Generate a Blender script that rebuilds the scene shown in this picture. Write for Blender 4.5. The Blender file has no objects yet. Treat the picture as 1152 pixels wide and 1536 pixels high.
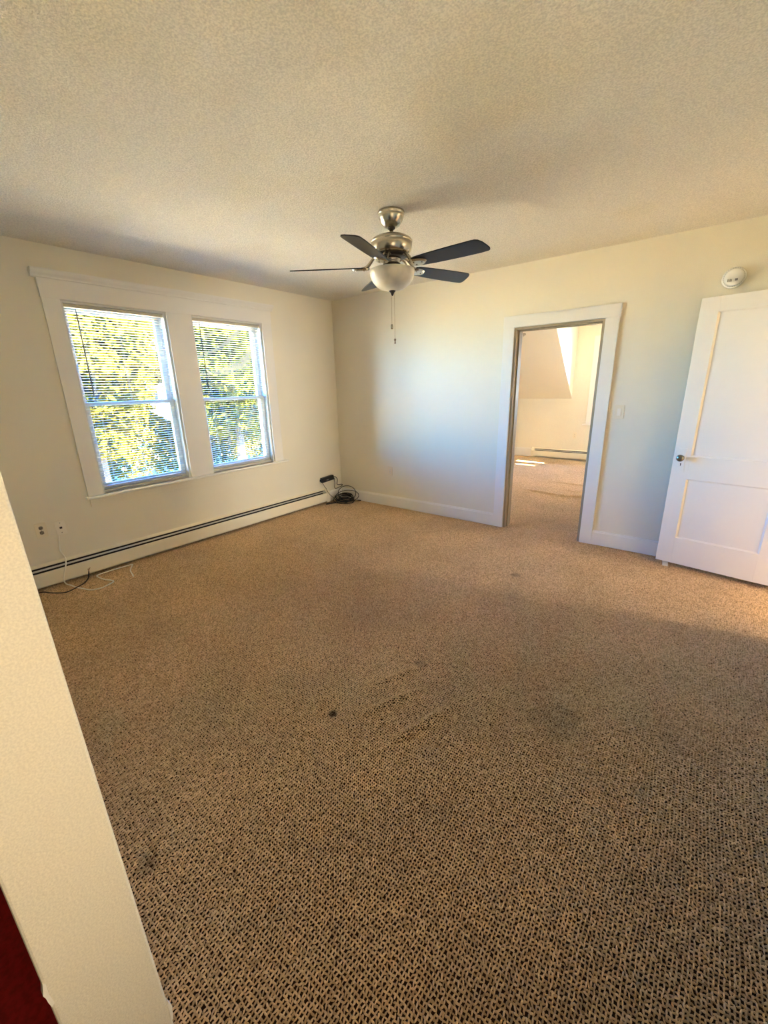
import bpy, bmesh, math, random
from mathutils import Vector, Matrix, noise
random.seed(7)
S = bpy.context.scene
C = S.collection
PI = math.pi

# ------------------------------------------------------------------ camera
cam = bpy.data.cameras.new('camera')
cam.sensor_fit = 'VERTICAL'; cam.sensor_height = 36.0; cam.lens = 36.0 * 621.99 / 1536.0
cam.clip_start = 0.02; cam.clip_end = 200
co = bpy.data.objects.new('camera', cam); C.objects.link(co)
F_ = Vector((-0.58944891, 0.75374277, -0.29055433)); R_ = Vector((0.79192026, 0.61016392, -0.02371294)); U_ = Vector((-0.15941231, 0.24407342, 0.95656462))
M = Matrix((R_, U_, -F_)).transposed().to_4x4(); M.translation = Vector((4.0755, -4.2300, 1.5251))
co.matrix_world = M
S.camera = co

# ------------------------------------------------------------------ world, sun, exposure
SUN_EL = math.radians(45.0)
w = bpy.data.worlds.new('world'); S.world = w; w.use_nodes = True
nt = w.node_tree; nt.nodes.clear()
sky = nt.nodes.new('ShaderNodeTexSky'); sky.sky_type = 'NISHITA'; sky.sun_disc = False
sky.sun_elevation = math.radians(40); sky.sun_rotation = math.radians(90); sky.air_density = 1.0; sky.dust_density = 0.2; sky.ozone_density = 3.0
bg = nt.nodes.new('ShaderNodeBackground'); bg.inputs[1].default_value = 3.3
wo = nt.nodes.new('ShaderNodeOutputWorld')
tint = nt.nodes.new('ShaderNodeMix'); tint.data_type = 'RGBA'; tint.blend_type = 'MULTIPLY'; tint.inputs['Factor'].default_value = 1; tint.inputs['B'].default_value = (0.14, 0.48, 1.0, 1)
nt.links.new(sky.outputs[0], tint.inputs['A']); nt.links.new(tint.outputs['Result'], bg.inputs[0]); nt.links.new(bg.outputs[0], wo.inputs[0])

def lamp(name, kind, loc, energy, color, aim=None, **kw):
    l = bpy.data.lights.new(name, kind); l.energy = energy; l.color = color
    for k, v in kw.items(): setattr(l, k, v)
    o = bpy.data.objects.new(name, l); C.objects.link(o); o.location = loc
    if aim: o.rotation_euler = (Vector(aim) - Vector(loc)).to_track_quat('-Z', 'Y').to_euler()
    return o
lamp('sun', 'SUN', (20, 0, 12), 110.0, (1.0, 0.91, 0.63), aim=(20 - math.cos(SUN_EL), 0.0, 12 - math.sin(SUN_EL)), angle=math.radians(0.5))
# added fill lamps in place of unseen windows: next room, side passage, beside camera
lamp('fill_light_next_room', 'AREA', (3.36, 2.6, 1.45), 11.5, (1.0, 0.91, 0.82), aim=(0.3, 2.6, 0.9), shape='RECTANGLE', size=1.3, size_y=1.3)
lamp('fill_light_side', 'AREA', (8.95, -0.25, 1.5), 84, (1.0, 0.93, 0.84), aim=(0.0, -0.75, 2.6), shape='RECTANGLE', size=0.9, size_y=1.4)
lamp('fill_light_hall', 'AREA', (4.60, -4.0, 1.40), 5.4, (1.0, 0.80, 0.54), aim=(2.6, -3.95, 2.1), shape='RECTANGLE', size=0.9, size_y=1.3)
def portal(loc, aim, sx, sy):
    o = lamp('window_portal', 'AREA', loc, 1.0, (1, 1, 1), aim=aim, shape='RECTANGLE', size=sx, size_y=sy)
    o.data.cycles.is_portal = True
portal((-0.19, -2.57, 1.45), (2, -2.57, 1.45), 0.8, 1.5)
portal((-0.19, -1.53, 1.45), (2, -1.53, 1.45), 0.8, 1.5)
portal((2.75, 4.95, 1.5), (2.75, 2.0, 1.5), 1.0, 1.5)
vs = S.view_settings
vs.view_transform = 'Standard'; vs.look = 'None'; vs.gamma = 1.0; vs.use_curve_mapping = False
vs.exposure = 1.84
S.cycles.use_denoising = True
S.cycles.max_bounces = 12; S.cycles.diffuse_bounces = 8; S.cycles.glossy_bounces = 4; S.cycles.transmission_bounces = 8; S.cycles.transparent_max_bounces = 16
S.cycles.sample_clamp_indirect = 40.0
S.cycles.caustics_reflective = False; S.cycles.caustics_refractive = False

# ------------------------------------------------------------------ materials
def mat(name, col, rough=0.6, metal=0.0, bump=None, bdist=0.002, var=None, coat=0.0, spec=0.5, grain=None):
    """principled; bump = (noise scale, strength); var = (scale, second colour, low, high)"""
    m = bpy.data.materials.new(name); m.use_nodes = True
    n = m.node_tree; b = n.nodes['Principled BSDF']
    b.inputs['Base Color'].default_value = (*col, 1); b.inputs['Roughness'].default_value = rough; b.inputs['Metallic'].default_value = metal
    b.inputs['Coat Weight'].default_value = coat; b.inputs['Specular IOR Level'].default_value = spec
    g = n.nodes.new('ShaderNodeNewGeometry')
    if var:
        t = n.nodes.new('ShaderNodeTexNoise'); t.inputs['Scale'].default_value = var[0]; t.inputs['Detail'].default_value = 4
        n.links.new(g.outputs['Position'], t.inputs['Vector'])
        r = n.nodes.new('ShaderNodeMapRange'); r.inputs['From Min'].default_value = var[2]; r.inputs['From Max'].default_value = var[3]
        n.links.new(t.outputs['Fac'], r.inputs['Value'])
        x = n.nodes.new('ShaderNodeMix'); x.data_type = 'RGBA'
        x.inputs['A'].default_value = (*col, 1); x.inputs['B'].default_value = (*var[1], 1)
        n.links.new(r.outputs['Result'], x.inputs['Factor']); n.links.new(x.outputs['Result'], b.inputs['Base Color'])
    if grain:        # stipple: specks of tone painting the tiny shade of the relief
        t = n.nodes.new('ShaderNodeTexNoise'); t.inputs['Scale'].default_value = grain[0]; t.inputs['Detail'].default_value = 2
        n.links.new(g.outputs['Position'], t.inputs['Vector'])
        r = n.nodes.new('ShaderNodeMapRange'); r.inputs['From Min'].default_value = 0.35; r.inputs['From Max'].default_value = 0.65
        r.inputs['To Min'].default_value = 1 - grain[1]; r.inputs['To Max'].default_value = 1 + grain[1] * 0.35
        n.links.new(t.outputs['Fac'], r.inputs['Value'])
        q = n.nodes.new('ShaderNodeMix'); q.data_type = 'RGBA'; q.blend_type = 'MULTIPLY'; q.inputs['Factor'].default_value = 1
        if b.inputs['Base Color'].is_linked: n.links.new(b.inputs['Base Color'].links[0].from_socket, q.inputs['A'])
        else: q.inputs['A'].default_value = (*col, 1)
        n.links.new(r.outputs['Result'], q.inputs['B']); n.links.new(q.outputs['Result'], b.inputs['Base Color'])
    if bump:
        t = n.nodes.new('ShaderNodeTexNoise'); t.inputs['Scale'].default_value = bump[0]; t.inputs['Detail'].default_value = 3
        n.links.new(g.outputs['Position'], t.inputs['Vector'])
        bp = n.nodes.new('ShaderNodeBump'); bp.inputs['Strength'].default_value = bump[1]; bp.inputs['Distance'].default_value = bdist
        n.links.new(t.outputs['Fac'], bp.inputs['Height']); n.links.new(bp.outputs['Normal'], b.inputs['Normal'])
    return m

WALL = (0.80, 0.745, 0.60)
M_wall = mat('wall_paint', WALL, 0.55, bump=(260, 0.35), bdist=0.0012, var=(1.3, (0.79, 0.73, 0.575), 0.45, 0.7), grain=(330, 0.10))
M_ceil = mat('ceiling_stipple', (0.84, 0.79, 0.68), 0.9, bump=(120, 1.0), bdist=0.006, var=(1.1, (0.80, 0.73, 0.57), 0.52, 0.72), grain=(135, 0.17))
M_trim = mat('trim_paint', (0.80, 0.77, 0.70), 0.35, bump=(60, 0.10))
M_door = mat('door_paint', (0.82, 0.79, 0.72), 0.32, bump=(110, 0.18))
M_jamb = mat('inner_jamb_tan', (0.36, 0.29, 0.185), 0.45)  # darker tan than the casing trim
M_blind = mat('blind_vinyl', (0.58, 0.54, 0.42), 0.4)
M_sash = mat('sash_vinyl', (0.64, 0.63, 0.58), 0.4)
M_heater = mat('heater_enamel', (0.80, 0.73, 0.56), 0.35)
M_dark = mat('dark_recess', (0.02, 0.018, 0.016), 0.8)
M_fin = mat('aluminium_fin_shaded', (0.10, 0.095, 0.09), 0.5, 0.6)  # aluminium coloured dark for the shade inside the heater
M_damper = mat('damper_metal', (0.62, 0.60, 0.55), 0.35, 0.5)
M_black = mat('black_plastic', (0.010, 0.010, 0.012), 0.4)
M_rubber = mat('black_cord', (0.014, 0.012, 0.010), 0.55)
M_cord = mat('white_cord', (0.88, 0.84, 0.72), 0.4)
M_copper = mat('copper_braid', (0.35, 0.20, 0.10), 0.4, 0.8)
M_plate = mat('ivory_plate', (0.78, 0.70, 0.52), 0.35)
M_plate2 = mat('white_plate', (0.82, 0.77, 0.65), 0.35)
M_hole = mat('socket_hole', (0.03, 0.025, 0.02), 0.7)
M_grime = mat('grimy_socket', (0.30, 0.24, 0.15), 0.6, var=(300, (0.06, 0.045, 0.03), 0.45, 0.6))
M_nickel = mat('brushed_nickel', (0.52, 0.47, 0.38), 0.26, 1.0, bump=(500, 0.03))
M_bronze = mat('dark_bronze', (0.035, 0.028, 0.022), 0.35, 0.6)
M_blade = mat('dark_walnut_blade', (0.010, 0.009, 0.009), 0.38, var=(40, (0.014, 0.011, 0.009), 0.4, 0.65), spec=0.4)
M_bladeedge = mat('blade_edge', (0.015, 0.012, 0.010), 0.4)
M_chain = mat('pull_chain_metal', (0.50, 0.40, 0.25), 0.35, 1.0)
M_wood = mat('pull_knob', (0.30, 0.20, 0.11), 0.4)
M_smoke = mat('detector_plastic', (0.82, 0.80, 0.74), 0.4)
M_slot = mat('vent_shadow_plastic', (0.55, 0.53, 0.48), 0.5)
M_bracket = mat('bracket_metal', (0.42, 0.36, 0.27), 0.5)
M_grey = mat('grey_plastic', (0.25, 0.23, 0.20), 0.5)
M_wand = mat('backlit_wand', (0.05, 0.03, 0.022), 0.3)  # clear wand coloured dark to give its look against the light
M_string = mat('blind_string', (0.80, 0.76, 0.66), 0.7)
M_knob = mat('aged_knob_metal', (0.30, 0.26, 0.20), 0.25, 0.9)
M_red = mat('red_carpet', (0.42, 0.012, 0.014), 0.95, bump=(160, 0.6), var=(60, (0.26, 0.008, 0.008), 0.4, 0.65))
M_plaster = mat('chipped_plaster', (0.86, 0.82, 0.72), 0.8, bump=(120, 0.5))
M_bark = mat('tree_bark', (0.020, 0.016, 0.011), 0.9, bump=(20, 0.6), bdist=0.02)
M_lawn = mat('pale_gravel_drive', (0.54, 0.44, 0.28), 0.95, var=(0.6, (0.62, 0.52, 0.35), 0.45, 0.65))
M_siding = mat('house_siding', (0.30, 0.30, 0.31), 0.7)
M_roof = mat('roof_shingle', (0.16, 0.15, 0.15), 0.9, bump=(15, 0.4), bdist=0.02)

def glass_mat():
    m = bpy.data.materials.new('window_glass'); m.use_nodes = True; n = m.node_tree; n.nodes.clear()
    o = n.nodes.new('ShaderNodeOutputMaterial'); mx = n.nodes.new('ShaderNodeMixShader')
    t = n.nodes.new('ShaderNodeBsdfTransparent'); t.inputs[0].default_value = (0.94, 0.96, 0.95, 1)
    g = n.nodes.new('ShaderNodeBsdfGlossy'); g.inputs['Roughness'].default_value = 0.02
    f = n.nodes.new('ShaderNodeFresnel'); f.inputs[0].default_value = 1.12
    n.links.new(f.outputs[0], mx.inputs[0]); n.links.new(t.outputs[0], mx.inputs[1]); n.links.new(g.outputs[0], mx.inputs[2]); n.links.new(mx.outputs[0], o.inputs[0])
    return m
M_glass = glass_mat()

def leaf_mat(name, c1, c2):
    m = bpy.data.materials.new(name); m.use_nodes = True; n = m.node_tree; n.nodes.clear()
    o = n.nodes.new('ShaderNodeOutputMaterial'); mx = n.nodes.new('ShaderNodeMixShader'); mx.inputs[0].default_value = 0.45
    d = n.nodes.new('ShaderNodeBsdfDiffuse'); t = n.nodes.new('ShaderNodeBsdfTranslucent')
    g = n.nodes.new('ShaderNodeNewGeometry'); x = n.nodes.new('ShaderNodeMix'); x.data_type = 'RGBA'
    x.inputs['A'].default_value = (*c1, 1); x.inputs['B'].default_value = (*c2, 1)
    n.links.new(g.outputs['Random Per Island'], x.inputs['Factor'])
    n.links.new(x.outputs['Result'], d.inputs[0]); n.links.new(x.outputs['Result'], t.inputs[0])
    n.links.new(d.outputs[0], mx.inputs[1]); n.links.new(t.outputs[0], mx.inputs[2]); n.links.new(mx.outputs[0], o.inputs[0])
    return m
M_leaf1 = leaf_mat('leaf_yellow_green', (0.036, 0.036, 0.005), (0.078, 0.060, 0.009))
M_leaf2 = leaf_mat('leaf_green', (0.026, 0.032, 0.005), (0.056, 0.054, 0.009))

def opal_mat():
    m = mat('opal_glass', (0.76, 0.71, 0.60), 0.3, var=(18, (0.68, 0.63, 0.51), 0.4, 0.65))
    b = m.node_tree.nodes['Principled BSDF']
    b.inputs['Subsurface Weight'].default_value = 0.5; b.inputs['Subsurface Scale'].default_value = 0.02; b.inputs['Subsurface Radius'].default_value = (1, 0.9, 0.7)
    return m
M_opal = opal_mat()

def carpet_mat(name, loops):
    """looped berber. loops=True: yarn of the loops built as geometry (one colour per loop);
    loops=False: the same carpet where the loops are too small to see, as colour and bump"""
    m = bpy.data.materials.new(name); m.use_nodes = True; n = m.node_tree; L = n.links
    b = n.nodes['Principled BSDF']; b.inputs['Roughness'].default_value = 0.95; b.inputs['Specular IOR Level'].default_value = 0.1
    b.inputs['Sheen Weight'].default_value = 0.6; b.inputs['Sheen Roughness'].default_value = 0.5; b.inputs['Sheen Tint'].default_value = (0.95, 0.80, 0.66, 1)
    g = n.nodes.new('ShaderNodeNewGeometry')
    cr = n.nodes.new('ShaderNodeValToRGB'); cr.color_ramp.elements[0].color = (*YARN[0], 1); cr.color_ramp.elements[1].color = (*YARN[2], 1)
    e = cr.color_ramp.elements.new(0.5); e.color = (*YARN[1], 1)
    big = n.nodes.new('ShaderNodeTexNoise'); big.inputs['Scale'].default_value = 1.6; big.inputs['Detail'].default_value = 5
    L.new(g.outputs['Position'], big.inputs['Vector'])
    br = n.nodes.new('ShaderNodeMapRange'); br.inputs['From Min'].default_value = 0.35; br.inputs['From Max'].default_value = 0.7; br.inputs['To Min'].default_value = 1.08; br.inputs['To Max'].default_value = 0.88
    L.new(big.outputs['Fac'], br.inputs['Value'])
    fn = n.nodes.new('ShaderNodeTexNoise'); fn.inputs['Scale'].default_value = 420 if loops else 260; fn.inputs['Detail'].default_value = 2
    L.new(g.outputs['Position'], fn.inputs['Vector'])
    if loops:
        L.new(g.outputs['Random Per Island'], cr.inputs[0])
    else:
        L.new(fn.outputs['Fac'], cr.inputs[0])
    cur = n.nodes.new('ShaderNodeMix'); cur.data_type = 'RGBA'; cur.blend_type = 'MULTIPLY'; cur.inputs['Factor'].default_value = 1
    L.new(cr.outputs[0], cur.inputs['A']); L.new(br.outputs['Result'], cur.inputs['B'])
    last = cur.outputs['Result']
    if loops:                                        # burns and stains with a shape of their own
        wn = n.nodes.new('ShaderNodeTexNoise'); wn.inputs['Scale'].default_value = 14; wn.inputs['Detail'].default_value = 2
        L.new(g.outputs['Position'], wn.inputs['Vector'])
        fl = n.nodes.new('ShaderNodeVectorMath'); fl.operation = 'MULTIPLY'; fl.inputs[1].default_value = (1, 1, 0); L.new(g.outputs['Position'], fl.inputs[0])
        wo_ = n.nodes.new('ShaderNodeMath'); wo_.operation = 'SUBTRACT'; wo_.inputs[1].default_value = 0.5; L.new(wn.outputs['Fac'], wo_.inputs[0])
        for (px, py, r, k) in STAINS:
            d = n.nodes.new('ShaderNodeVectorMath'); d.operation = 'DISTANCE'; d.inputs[1].default_value = (px, py, 0); L.new(fl.outputs[0], d.inputs[0])
            da = n.nodes.new('ShaderNodeMath'); da.operation = 'MULTIPLY_ADD'; da.inputs[1].default_value = r * 1.6; L.new(wo_.outputs[0], da.inputs[0]); L.new(d.outputs['Value'], da.inputs[2])
            q = n.nodes.new('ShaderNodeMapRange'); q.interpolation_type = 'SMOOTHSTEP'; q.inputs['From Min'].default_value = r * 0.25; q.inputs['From Max'].default_value = r
            q.inputs['To Min'].default_value = 1 - k; q.inputs['To Max'].default_value = 1
            L.new(da.outputs[0], q.inputs['Value'])
            mu = n.nodes.new('ShaderNodeMix'); mu.data_type = 'RGBA'; mu.blend_type = 'MULTIPLY'; mu.inputs['Factor'].default_value = 1
            L.new(last, mu.inputs['A']); L.new(q.outputs['Result'], mu.inputs['B']); last = mu.outputs['Result']
    L.new(last, b.inputs['Base Color'])
    bp = n.nodes.new('ShaderNodeBump'); bp.inputs['Strength'].default_value = 0.5 if loops else 0.8; bp.inputs['Distance'].default_value = 0.002 if loops else 0.005
    L.new(fn.outputs['Fac'], bp.inputs['Height']); L.new(bp.outputs['Normal'], b.inputs['Normal'])
    return m
YARN = [(0.42, 0.265, 0.130), (0.62, 0.410, 0.215), (0.78, 0.555, 0.32)]
STAINS = [(2.838, -3.095, 0.027, 0.8), (2.986, -2.518, 0.05, 0.35), (3.001, -1.088, 0.06, 0.45), (3.72, -2.50, 0.16, 0.22),
          (2.801, -3.941, 0.055, 0.42), (3.78, -2.42, 0.07, 0.2), (2.62, -2.15, 0.06, 0.12)]
M_carpet = carpet_mat('brown_carpet', False)
M_loops = carpet_mat('brown_carpet_loops', True)
M_backing = mat('carpet_backing', (0.035, 0.018, 0.009), 1.0, spec=0.0)


# ------------------------------------------------------------------ mesh helpers
def box(bm, x0, x1, y0, y1, z0, z1, mtx=None):
    vs_ = [bm.verts.new((x, y, z)) for z in (z0, z1) for y in (y0, y1) for x in (x0, x1)]
    for f in ((0, 2, 3, 1), (4, 5, 7, 6), (0, 1, 5, 4), (2, 6, 7, 3), (0, 4, 6, 2), (1, 3, 7, 5)): bm.faces.new([vs_[i] for i in f])
    if mtx: bmesh.ops.transform(bm, matrix=mtx, verts=vs_)
    return vs_
def prism(bm, pts, axis, a0, a1):
    """extrude a closed profile: pts in the two other axes, in order"""
    def mk(p, a):
        if axis == 'x': return (a, p[0], p[1])
        if axis == 'y': return (p[0], a, p[1])
        return (p[0], p[1], a)
    A = [bm.verts.new(mk(p, a0)) for p in pts]; B = [bm.verts.new(mk(p, a1)) for p in pts]
    n = len(pts)
    for i in range(n): bm.faces.new((A[i], A[(i + 1) % n], B[(i + 1) % n], B[i]))
    bm.faces.new(A[::-1]); bm.faces.new(B)
def lathe(bm, prof, seg=32, mtx=None, close=True):
    """prof: list of (r, z) from one end to the other, about z"""
    rings = []
    for r, z in prof:
        if r < 1e-6: rings.append([bm.verts.new((0, 0, z))])
        else: rings.append([bm.verts.new((r * math.cos(2 * PI * i / seg), r * math.sin(2 * PI * i / seg), z)) for i in range(seg)])
    for a, b in zip(rings, rings[1:]):
        for i in range(seg):
            j = (i + 1) % seg
            if len(a) == 1 and len(b) == 1: continue
            if len(a) == 1: bm.faces.new((a[0], b[i], b[j]))
            elif len(b) == 1: bm.faces.new((a[i], a[j], b[0]))
            else: bm.faces.new((a[i], a[j], b[j], b[i]))
    if close:
        if len(rings[0]) > 1: bm.faces.new(rings[0][::-1])
        if len(rings[-1]) > 1: bm.faces.new(rings[-1])
    vs_ = [v for r in rings for v in r]
    if mtx: bmesh.ops.transform(bm, matrix=mtx, verts=vs_)
    for f in {f for v in vs_ for f in v.link_faces}: f.smooth = True
def smooth_path(pts, n=6):
    P = [Vector(p) for p in pts]; out = []
    for i in range(len(P) - 1):
        p0 = P[max(i - 1, 0)]; p1 = P[i]; p2 = P[i + 1]; p3 = P[min(i + 2, len(P) - 1)]
        for k in range(n):
            t = k / n
            out.append(0.5 * ((2 * p1) + (p2 - p0) * t + (2 * p0 - 5 * p1 + 4 * p2 - p3) * t * t + (3 * p1 - p0 - 3 * p2 + p3) * t ** 3))
    out.append(P[-1]); return out
def tube(bm, pts, r, seg=8, n=6, smooth=True):
    P = smooth_path(pts, n) if n > 1 else [Vector(p) for p in pts]
    rad = r if callable(r) else (lambda t: r)
    up = Vector((0, 0, 1)); prev = None; rings = []
    for i, p in enumerate(P):
        d = (P[min(i + 1, len(P) - 1)] - P[max(i - 1, 0)])
        if d.length < 1e-9: d = Vector((0, 0, 1))
        d.normalize()
        if prev is None:
            a = d.cross(up if abs(d.z) < 0.95 else Vector((1, 0, 0))).normalized()
        else:
            a = (prev - d * prev.dot(d))
            a = a.normalized() if a.length > 1e-6 else d.orthogonal().normalized()
        prev = a; b = d.cross(a); q = rad(i / (len(P) - 1))
        rings.append([bm.verts.new(p + q * (a * math.cos(2 * PI * k / seg) + b * math.sin(2 * PI * k / seg))) for k in range(seg)])
    for A, B in zip(rings, rings[1:]):
        for k in range(seg):
            f = bm.faces.new((A[k], A[(k + 1) % seg], B[(k + 1) % seg], B[k])); f.smooth = True
    bm.faces.new(rings[0][::-1]); bm.faces.new(rings[-1])
def obj(name, bm, m, parent=None, bevel=0.0, seg=2, recalc=True):
    if recalc: bmesh.ops.recalc_face_normals(bm, faces=bm.faces)
    me = bpy.data.meshes.new(name); bm.to_mesh(me); bm.free()
    me.materials.append(m)
    o = bpy.data.objects.new(name, me); C.objects.link(o)
    if parent: o.parent = parent
    if bevel:
        b = o.modifiers.new('bevel', 'BEVEL'); b.width = bevel; b.segments = seg; b.limit_method = 'ANGLE'; b.angle_limit = math.radians(40)
    return o
def B(): return bmesh.new()
def boxo(name, dims, m, parent=None, bevel=0.0):
    bm = B(); box(bm, *dims); return obj(name, bm, m, parent, bevel)
def tag(o, label, cat, group=None, kind=None):
    o['label'] = label; o['category'] = cat
    if group: o['group'] = group
    if kind: o['kind'] = kind
    return o
def empty(name, loc, label, cat, group=None, kind=None):
    o = bpy.data.objects.new(name, None); C.objects.link(o); o.location = loc; o.empty_display_size = 0.05
    return tag(o, label, cat, group, kind)

H = 2.580          # ceiling height
DZ = 2.030         # doorway head
DL, DR = 2.437, 3.223
W0, W1, W2, W3 = -2.967, -2.169, -1.9325, -1.128    # window openings along y
WS, WT = 0.690, 2.213                                # sill, head
# ------------------------------------------------------------------ structure: floor
def floor_z(x, y):
    z = 0.0
    if y < 0 and x < 0.9:                           # the boards rise a little toward the near left corner
        z += 0.028 * (-y / 3.56) * max(0.0, 1 - max(0.0, x - 0.1) / 0.8) ** 1.5
    def ridge(ax, ay, bx, by, wd, hh):
        dx, dy = bx - ax, by - ay; l2 = dx * dx + dy * dy
        t = ((x - ax) * dx + (y - ay) * dy) / l2
        if t < -0.3 or t > 1.3: return 0
        d = abs((x - ax) * dy - (y - ay) * dx) / math.sqrt(l2)
        if d > 4 * wd: return 0
        e = 1 - max(0.0, abs(t - 0.5) - 0.25) / 0.55
        return hh * math.exp(-(d / wd) ** 2) * max(0.0, e)
    z += ridge(2.97, -2.97, 3.07, -2.74, 0.018, 0.016) + ridge(3.17, -3.07, 3.27, -2.73, 0.022, 0.017) + ridge(2.88, -2.80, 2.98, -2.56, 0.018, 0.012)
    z += ridge(2.10, 1.77, 2.62, 1.66, 0.026, 0.034) + ridge(2.60, 1.66, 3.1, 1.82, 0.026, 0.034) + ridge(2.28, 2.53, 2.9, 2.44, 0.028, 0.024) + ridge(2.5, 2.08, 3.0, 2.0, 0.025, 0.016)
    return z
def grid_patch(bm, x0, x1, y0, y1, step):
    nx = max(1, round((x1 - x0) / step)); ny = max(1, round((y1 - y0) / step))
    V = [[bm.verts.new((x0 + (x1 - x0) * i / nx, y0 + (y1 - y0) * j / ny, 0)) for i in range(nx + 1)] for j in range(ny + 1)]
    for r in V:
        for v in r: v.co.z = floor_z(v.co.x, v.co.y)
    for j in range(ny):
        for i in range(nx):
            f = bm.faces.new((V[j][i], V[j][i + 1], V[j + 1][i + 1], V[j + 1][i])); f.smooth = True
LOOP_H = 0.0095
bm = B()
for (x0, x1, y0, y1, st) in [(-0.16, 1.0, -4.25, 0.0, 0.1), (1.0, 2.7, -4.25, 0.0, 0.5), (2.7, 3.5, -3.3, -2.3, 0.02), (2.7, 3.5, -4.25, -3.3, 0.5), (2.7, 3.5, -2.3, 0, 0.5), (3.5, 4.8, -4.25, 0, 0.5), (3.42, 4.8, -6.6, -4.25, 0.5)]:
    grid_patch(bm, x0, x1, y0, y1, st)
for v in bm.verts: v.co.z -= LOOP_H
box(bm, DL - 0.1, DR + 0.1, -0.03, 0.16, -0.06, -0.009)
floor = tag(obj('floor', bm, M_backing, recalc=False), 'brown looped carpet over the main room', 'floor', kind='structure')
bm = B()
for (x0, x1, y0, y1, st) in [(-0.16, 4.8, -0.02, 1.4, 0.5), (-0.16, 1.9, 1.4, 2.8, 0.5), (1.9, 3.4, 1.4, 2.8, 0.012), (3.4, 4.8, 1.4, 2.8, 0.5), (-0.16, 4.8, 2.8, 4.9, 0.5), (4.8, 9.1, -2.6, 0.2, 0.5)]:
    grid_patch(bm, x0, x1, y0, y1, st)
for v in bm.verts: v.co.z -= 0.0065
tag(obj('floor', bm, M_carpet, recalc=False), 'brown carpet running on through the doorway into the next room', 'floor', kind='structure')
def carpet_loops():
    import numpy as np
    rg = np.random.default_rng(5)
    px, py = 0.0108, 0.0122
    xs = np.arange(0.0, 4.68, px); ys = np.arange(-4.25, 4.68, py)
    X0, Y0 = np.meshgrid(xs, ys); X0 = X0.ravel(); Y0 = Y0.ravel()
    keep = ((X0 > 3.2) | (Y0 > -4.13)) & ((Y0 < 0) | ((Y0 < 0.145) & (X0 > DL) & (X0 < DR)) | ((Y0 > 0.145) & (X0 > 2.25 - 0.39 * Y0) & (X0 < 3.36 - 0.18 * Y0))); X0 = X0[keep]; Y0 = Y0[keep]
    # a net of yarn: one loop lying along the row and one across it for every stitch, open in between
    X = np.concatenate([X0, X0 + px / 2]); Y = np.concatenate([Y0, Y0 + py / 2]); along = np.concatenate([np.ones(X0.size), np.zeros(X0.size)])
    X, Y = X + 0.006 * np.sin(Y * 6 + 2 * np.sin(X * 3)) + rg.normal(0, 0.0010, X.size), Y + 0.006 * np.sin(X * 6 + 2 * np.sin(Y * 2.5)) + rg.normal(0, 0.0010, Y.size)
    keep = (X > 0.0) & (X < 4.675); X = X[keep]; Y = Y[keep]; along = along[keep]; N = X.size
    Z = np.array([floor_z(a, b) for a, b in zip(X, Y)]) + rg.normal(0, 0.0010, N) - 0.0008 * along
    hole = np.zeros(N)
    for (hx, hy, hr, hk) in STAINS:
        if hk > 0.55: hole += 0.004 * (np.hypot(X - hx, Y - hy) < hr * 0.7)
    Z -= hole
    K = 6; ang = np.arange(K) * 2 * np.pi / K
    rx = np.where(along > 0, 0.0072, 0.0027) * (1 + rg.normal(0, 0.12, N)); ry = np.where(along > 0, 0.0029, 0.0080) * (1 + rg.normal(0, 0.12, N)); rot = rg.normal(0.12, 0.22, N)
    V = np.empty((N, K + 1, 3), np.float32)
    ux = rx[:, None] * np.cos(ang)[None, :]; uy = ry[:, None] * np.sin(ang)[None, :]
    c, s_ = np.cos(rot)[:, None], np.sin(rot)[:, None]
    V[:, :K, 0] = X[:, None] + c * ux - s_ * uy; V[:, :K, 1] = Y[:, None] + s_ * ux + c * uy
    V[:, :K, 2] = Z[:, None] - 0.0075
    V[:, K, 0] = X + rg.normal(0, 0.0010, N); V[:, K, 1] = Y + rg.normal(0, 0.0010, N); V[:, K, 2] = Z
    tris = np.array([(k, (k + 1) % K, K) for k in range(K)])
    base = (np.arange(N) * (K + 1))[:, None]
    idx = (tris.ravel()[None, :] + base).astype(np.int32)
    me = bpy.data.meshes.new('carpet_loops')
    me.vertices.add(N * (K + 1)); me.vertices.foreach_set('co', V.ravel())
    me.loops.add(N * 3 * K); me.loops.foreach_set('vertex_index', idx.ravel())
    me.polygons.add(N * K); me.polygons.foreach_set('loop_start', (np.arange(N * K) * 3).astype(np.int32))
    me.polygons.foreach_set('use_smooth', np.ones(N * K, bool))
    me.update(calc_edges=True); me.materials.append(M_loops)
    o = bpy.data.objects.new('carpet_loops', me); C.objects.link(o); o.parent = floor; o['kind'] = 'stuff'
carpet_loops()
tag(boxo('floor', (1.2, 3.42, -6.6, -4.25, -0.06, 0.0), M_red), 'dark red carpeted floor beyond the near wall end at the bottom left', 'floor', kind='structure')

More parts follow.
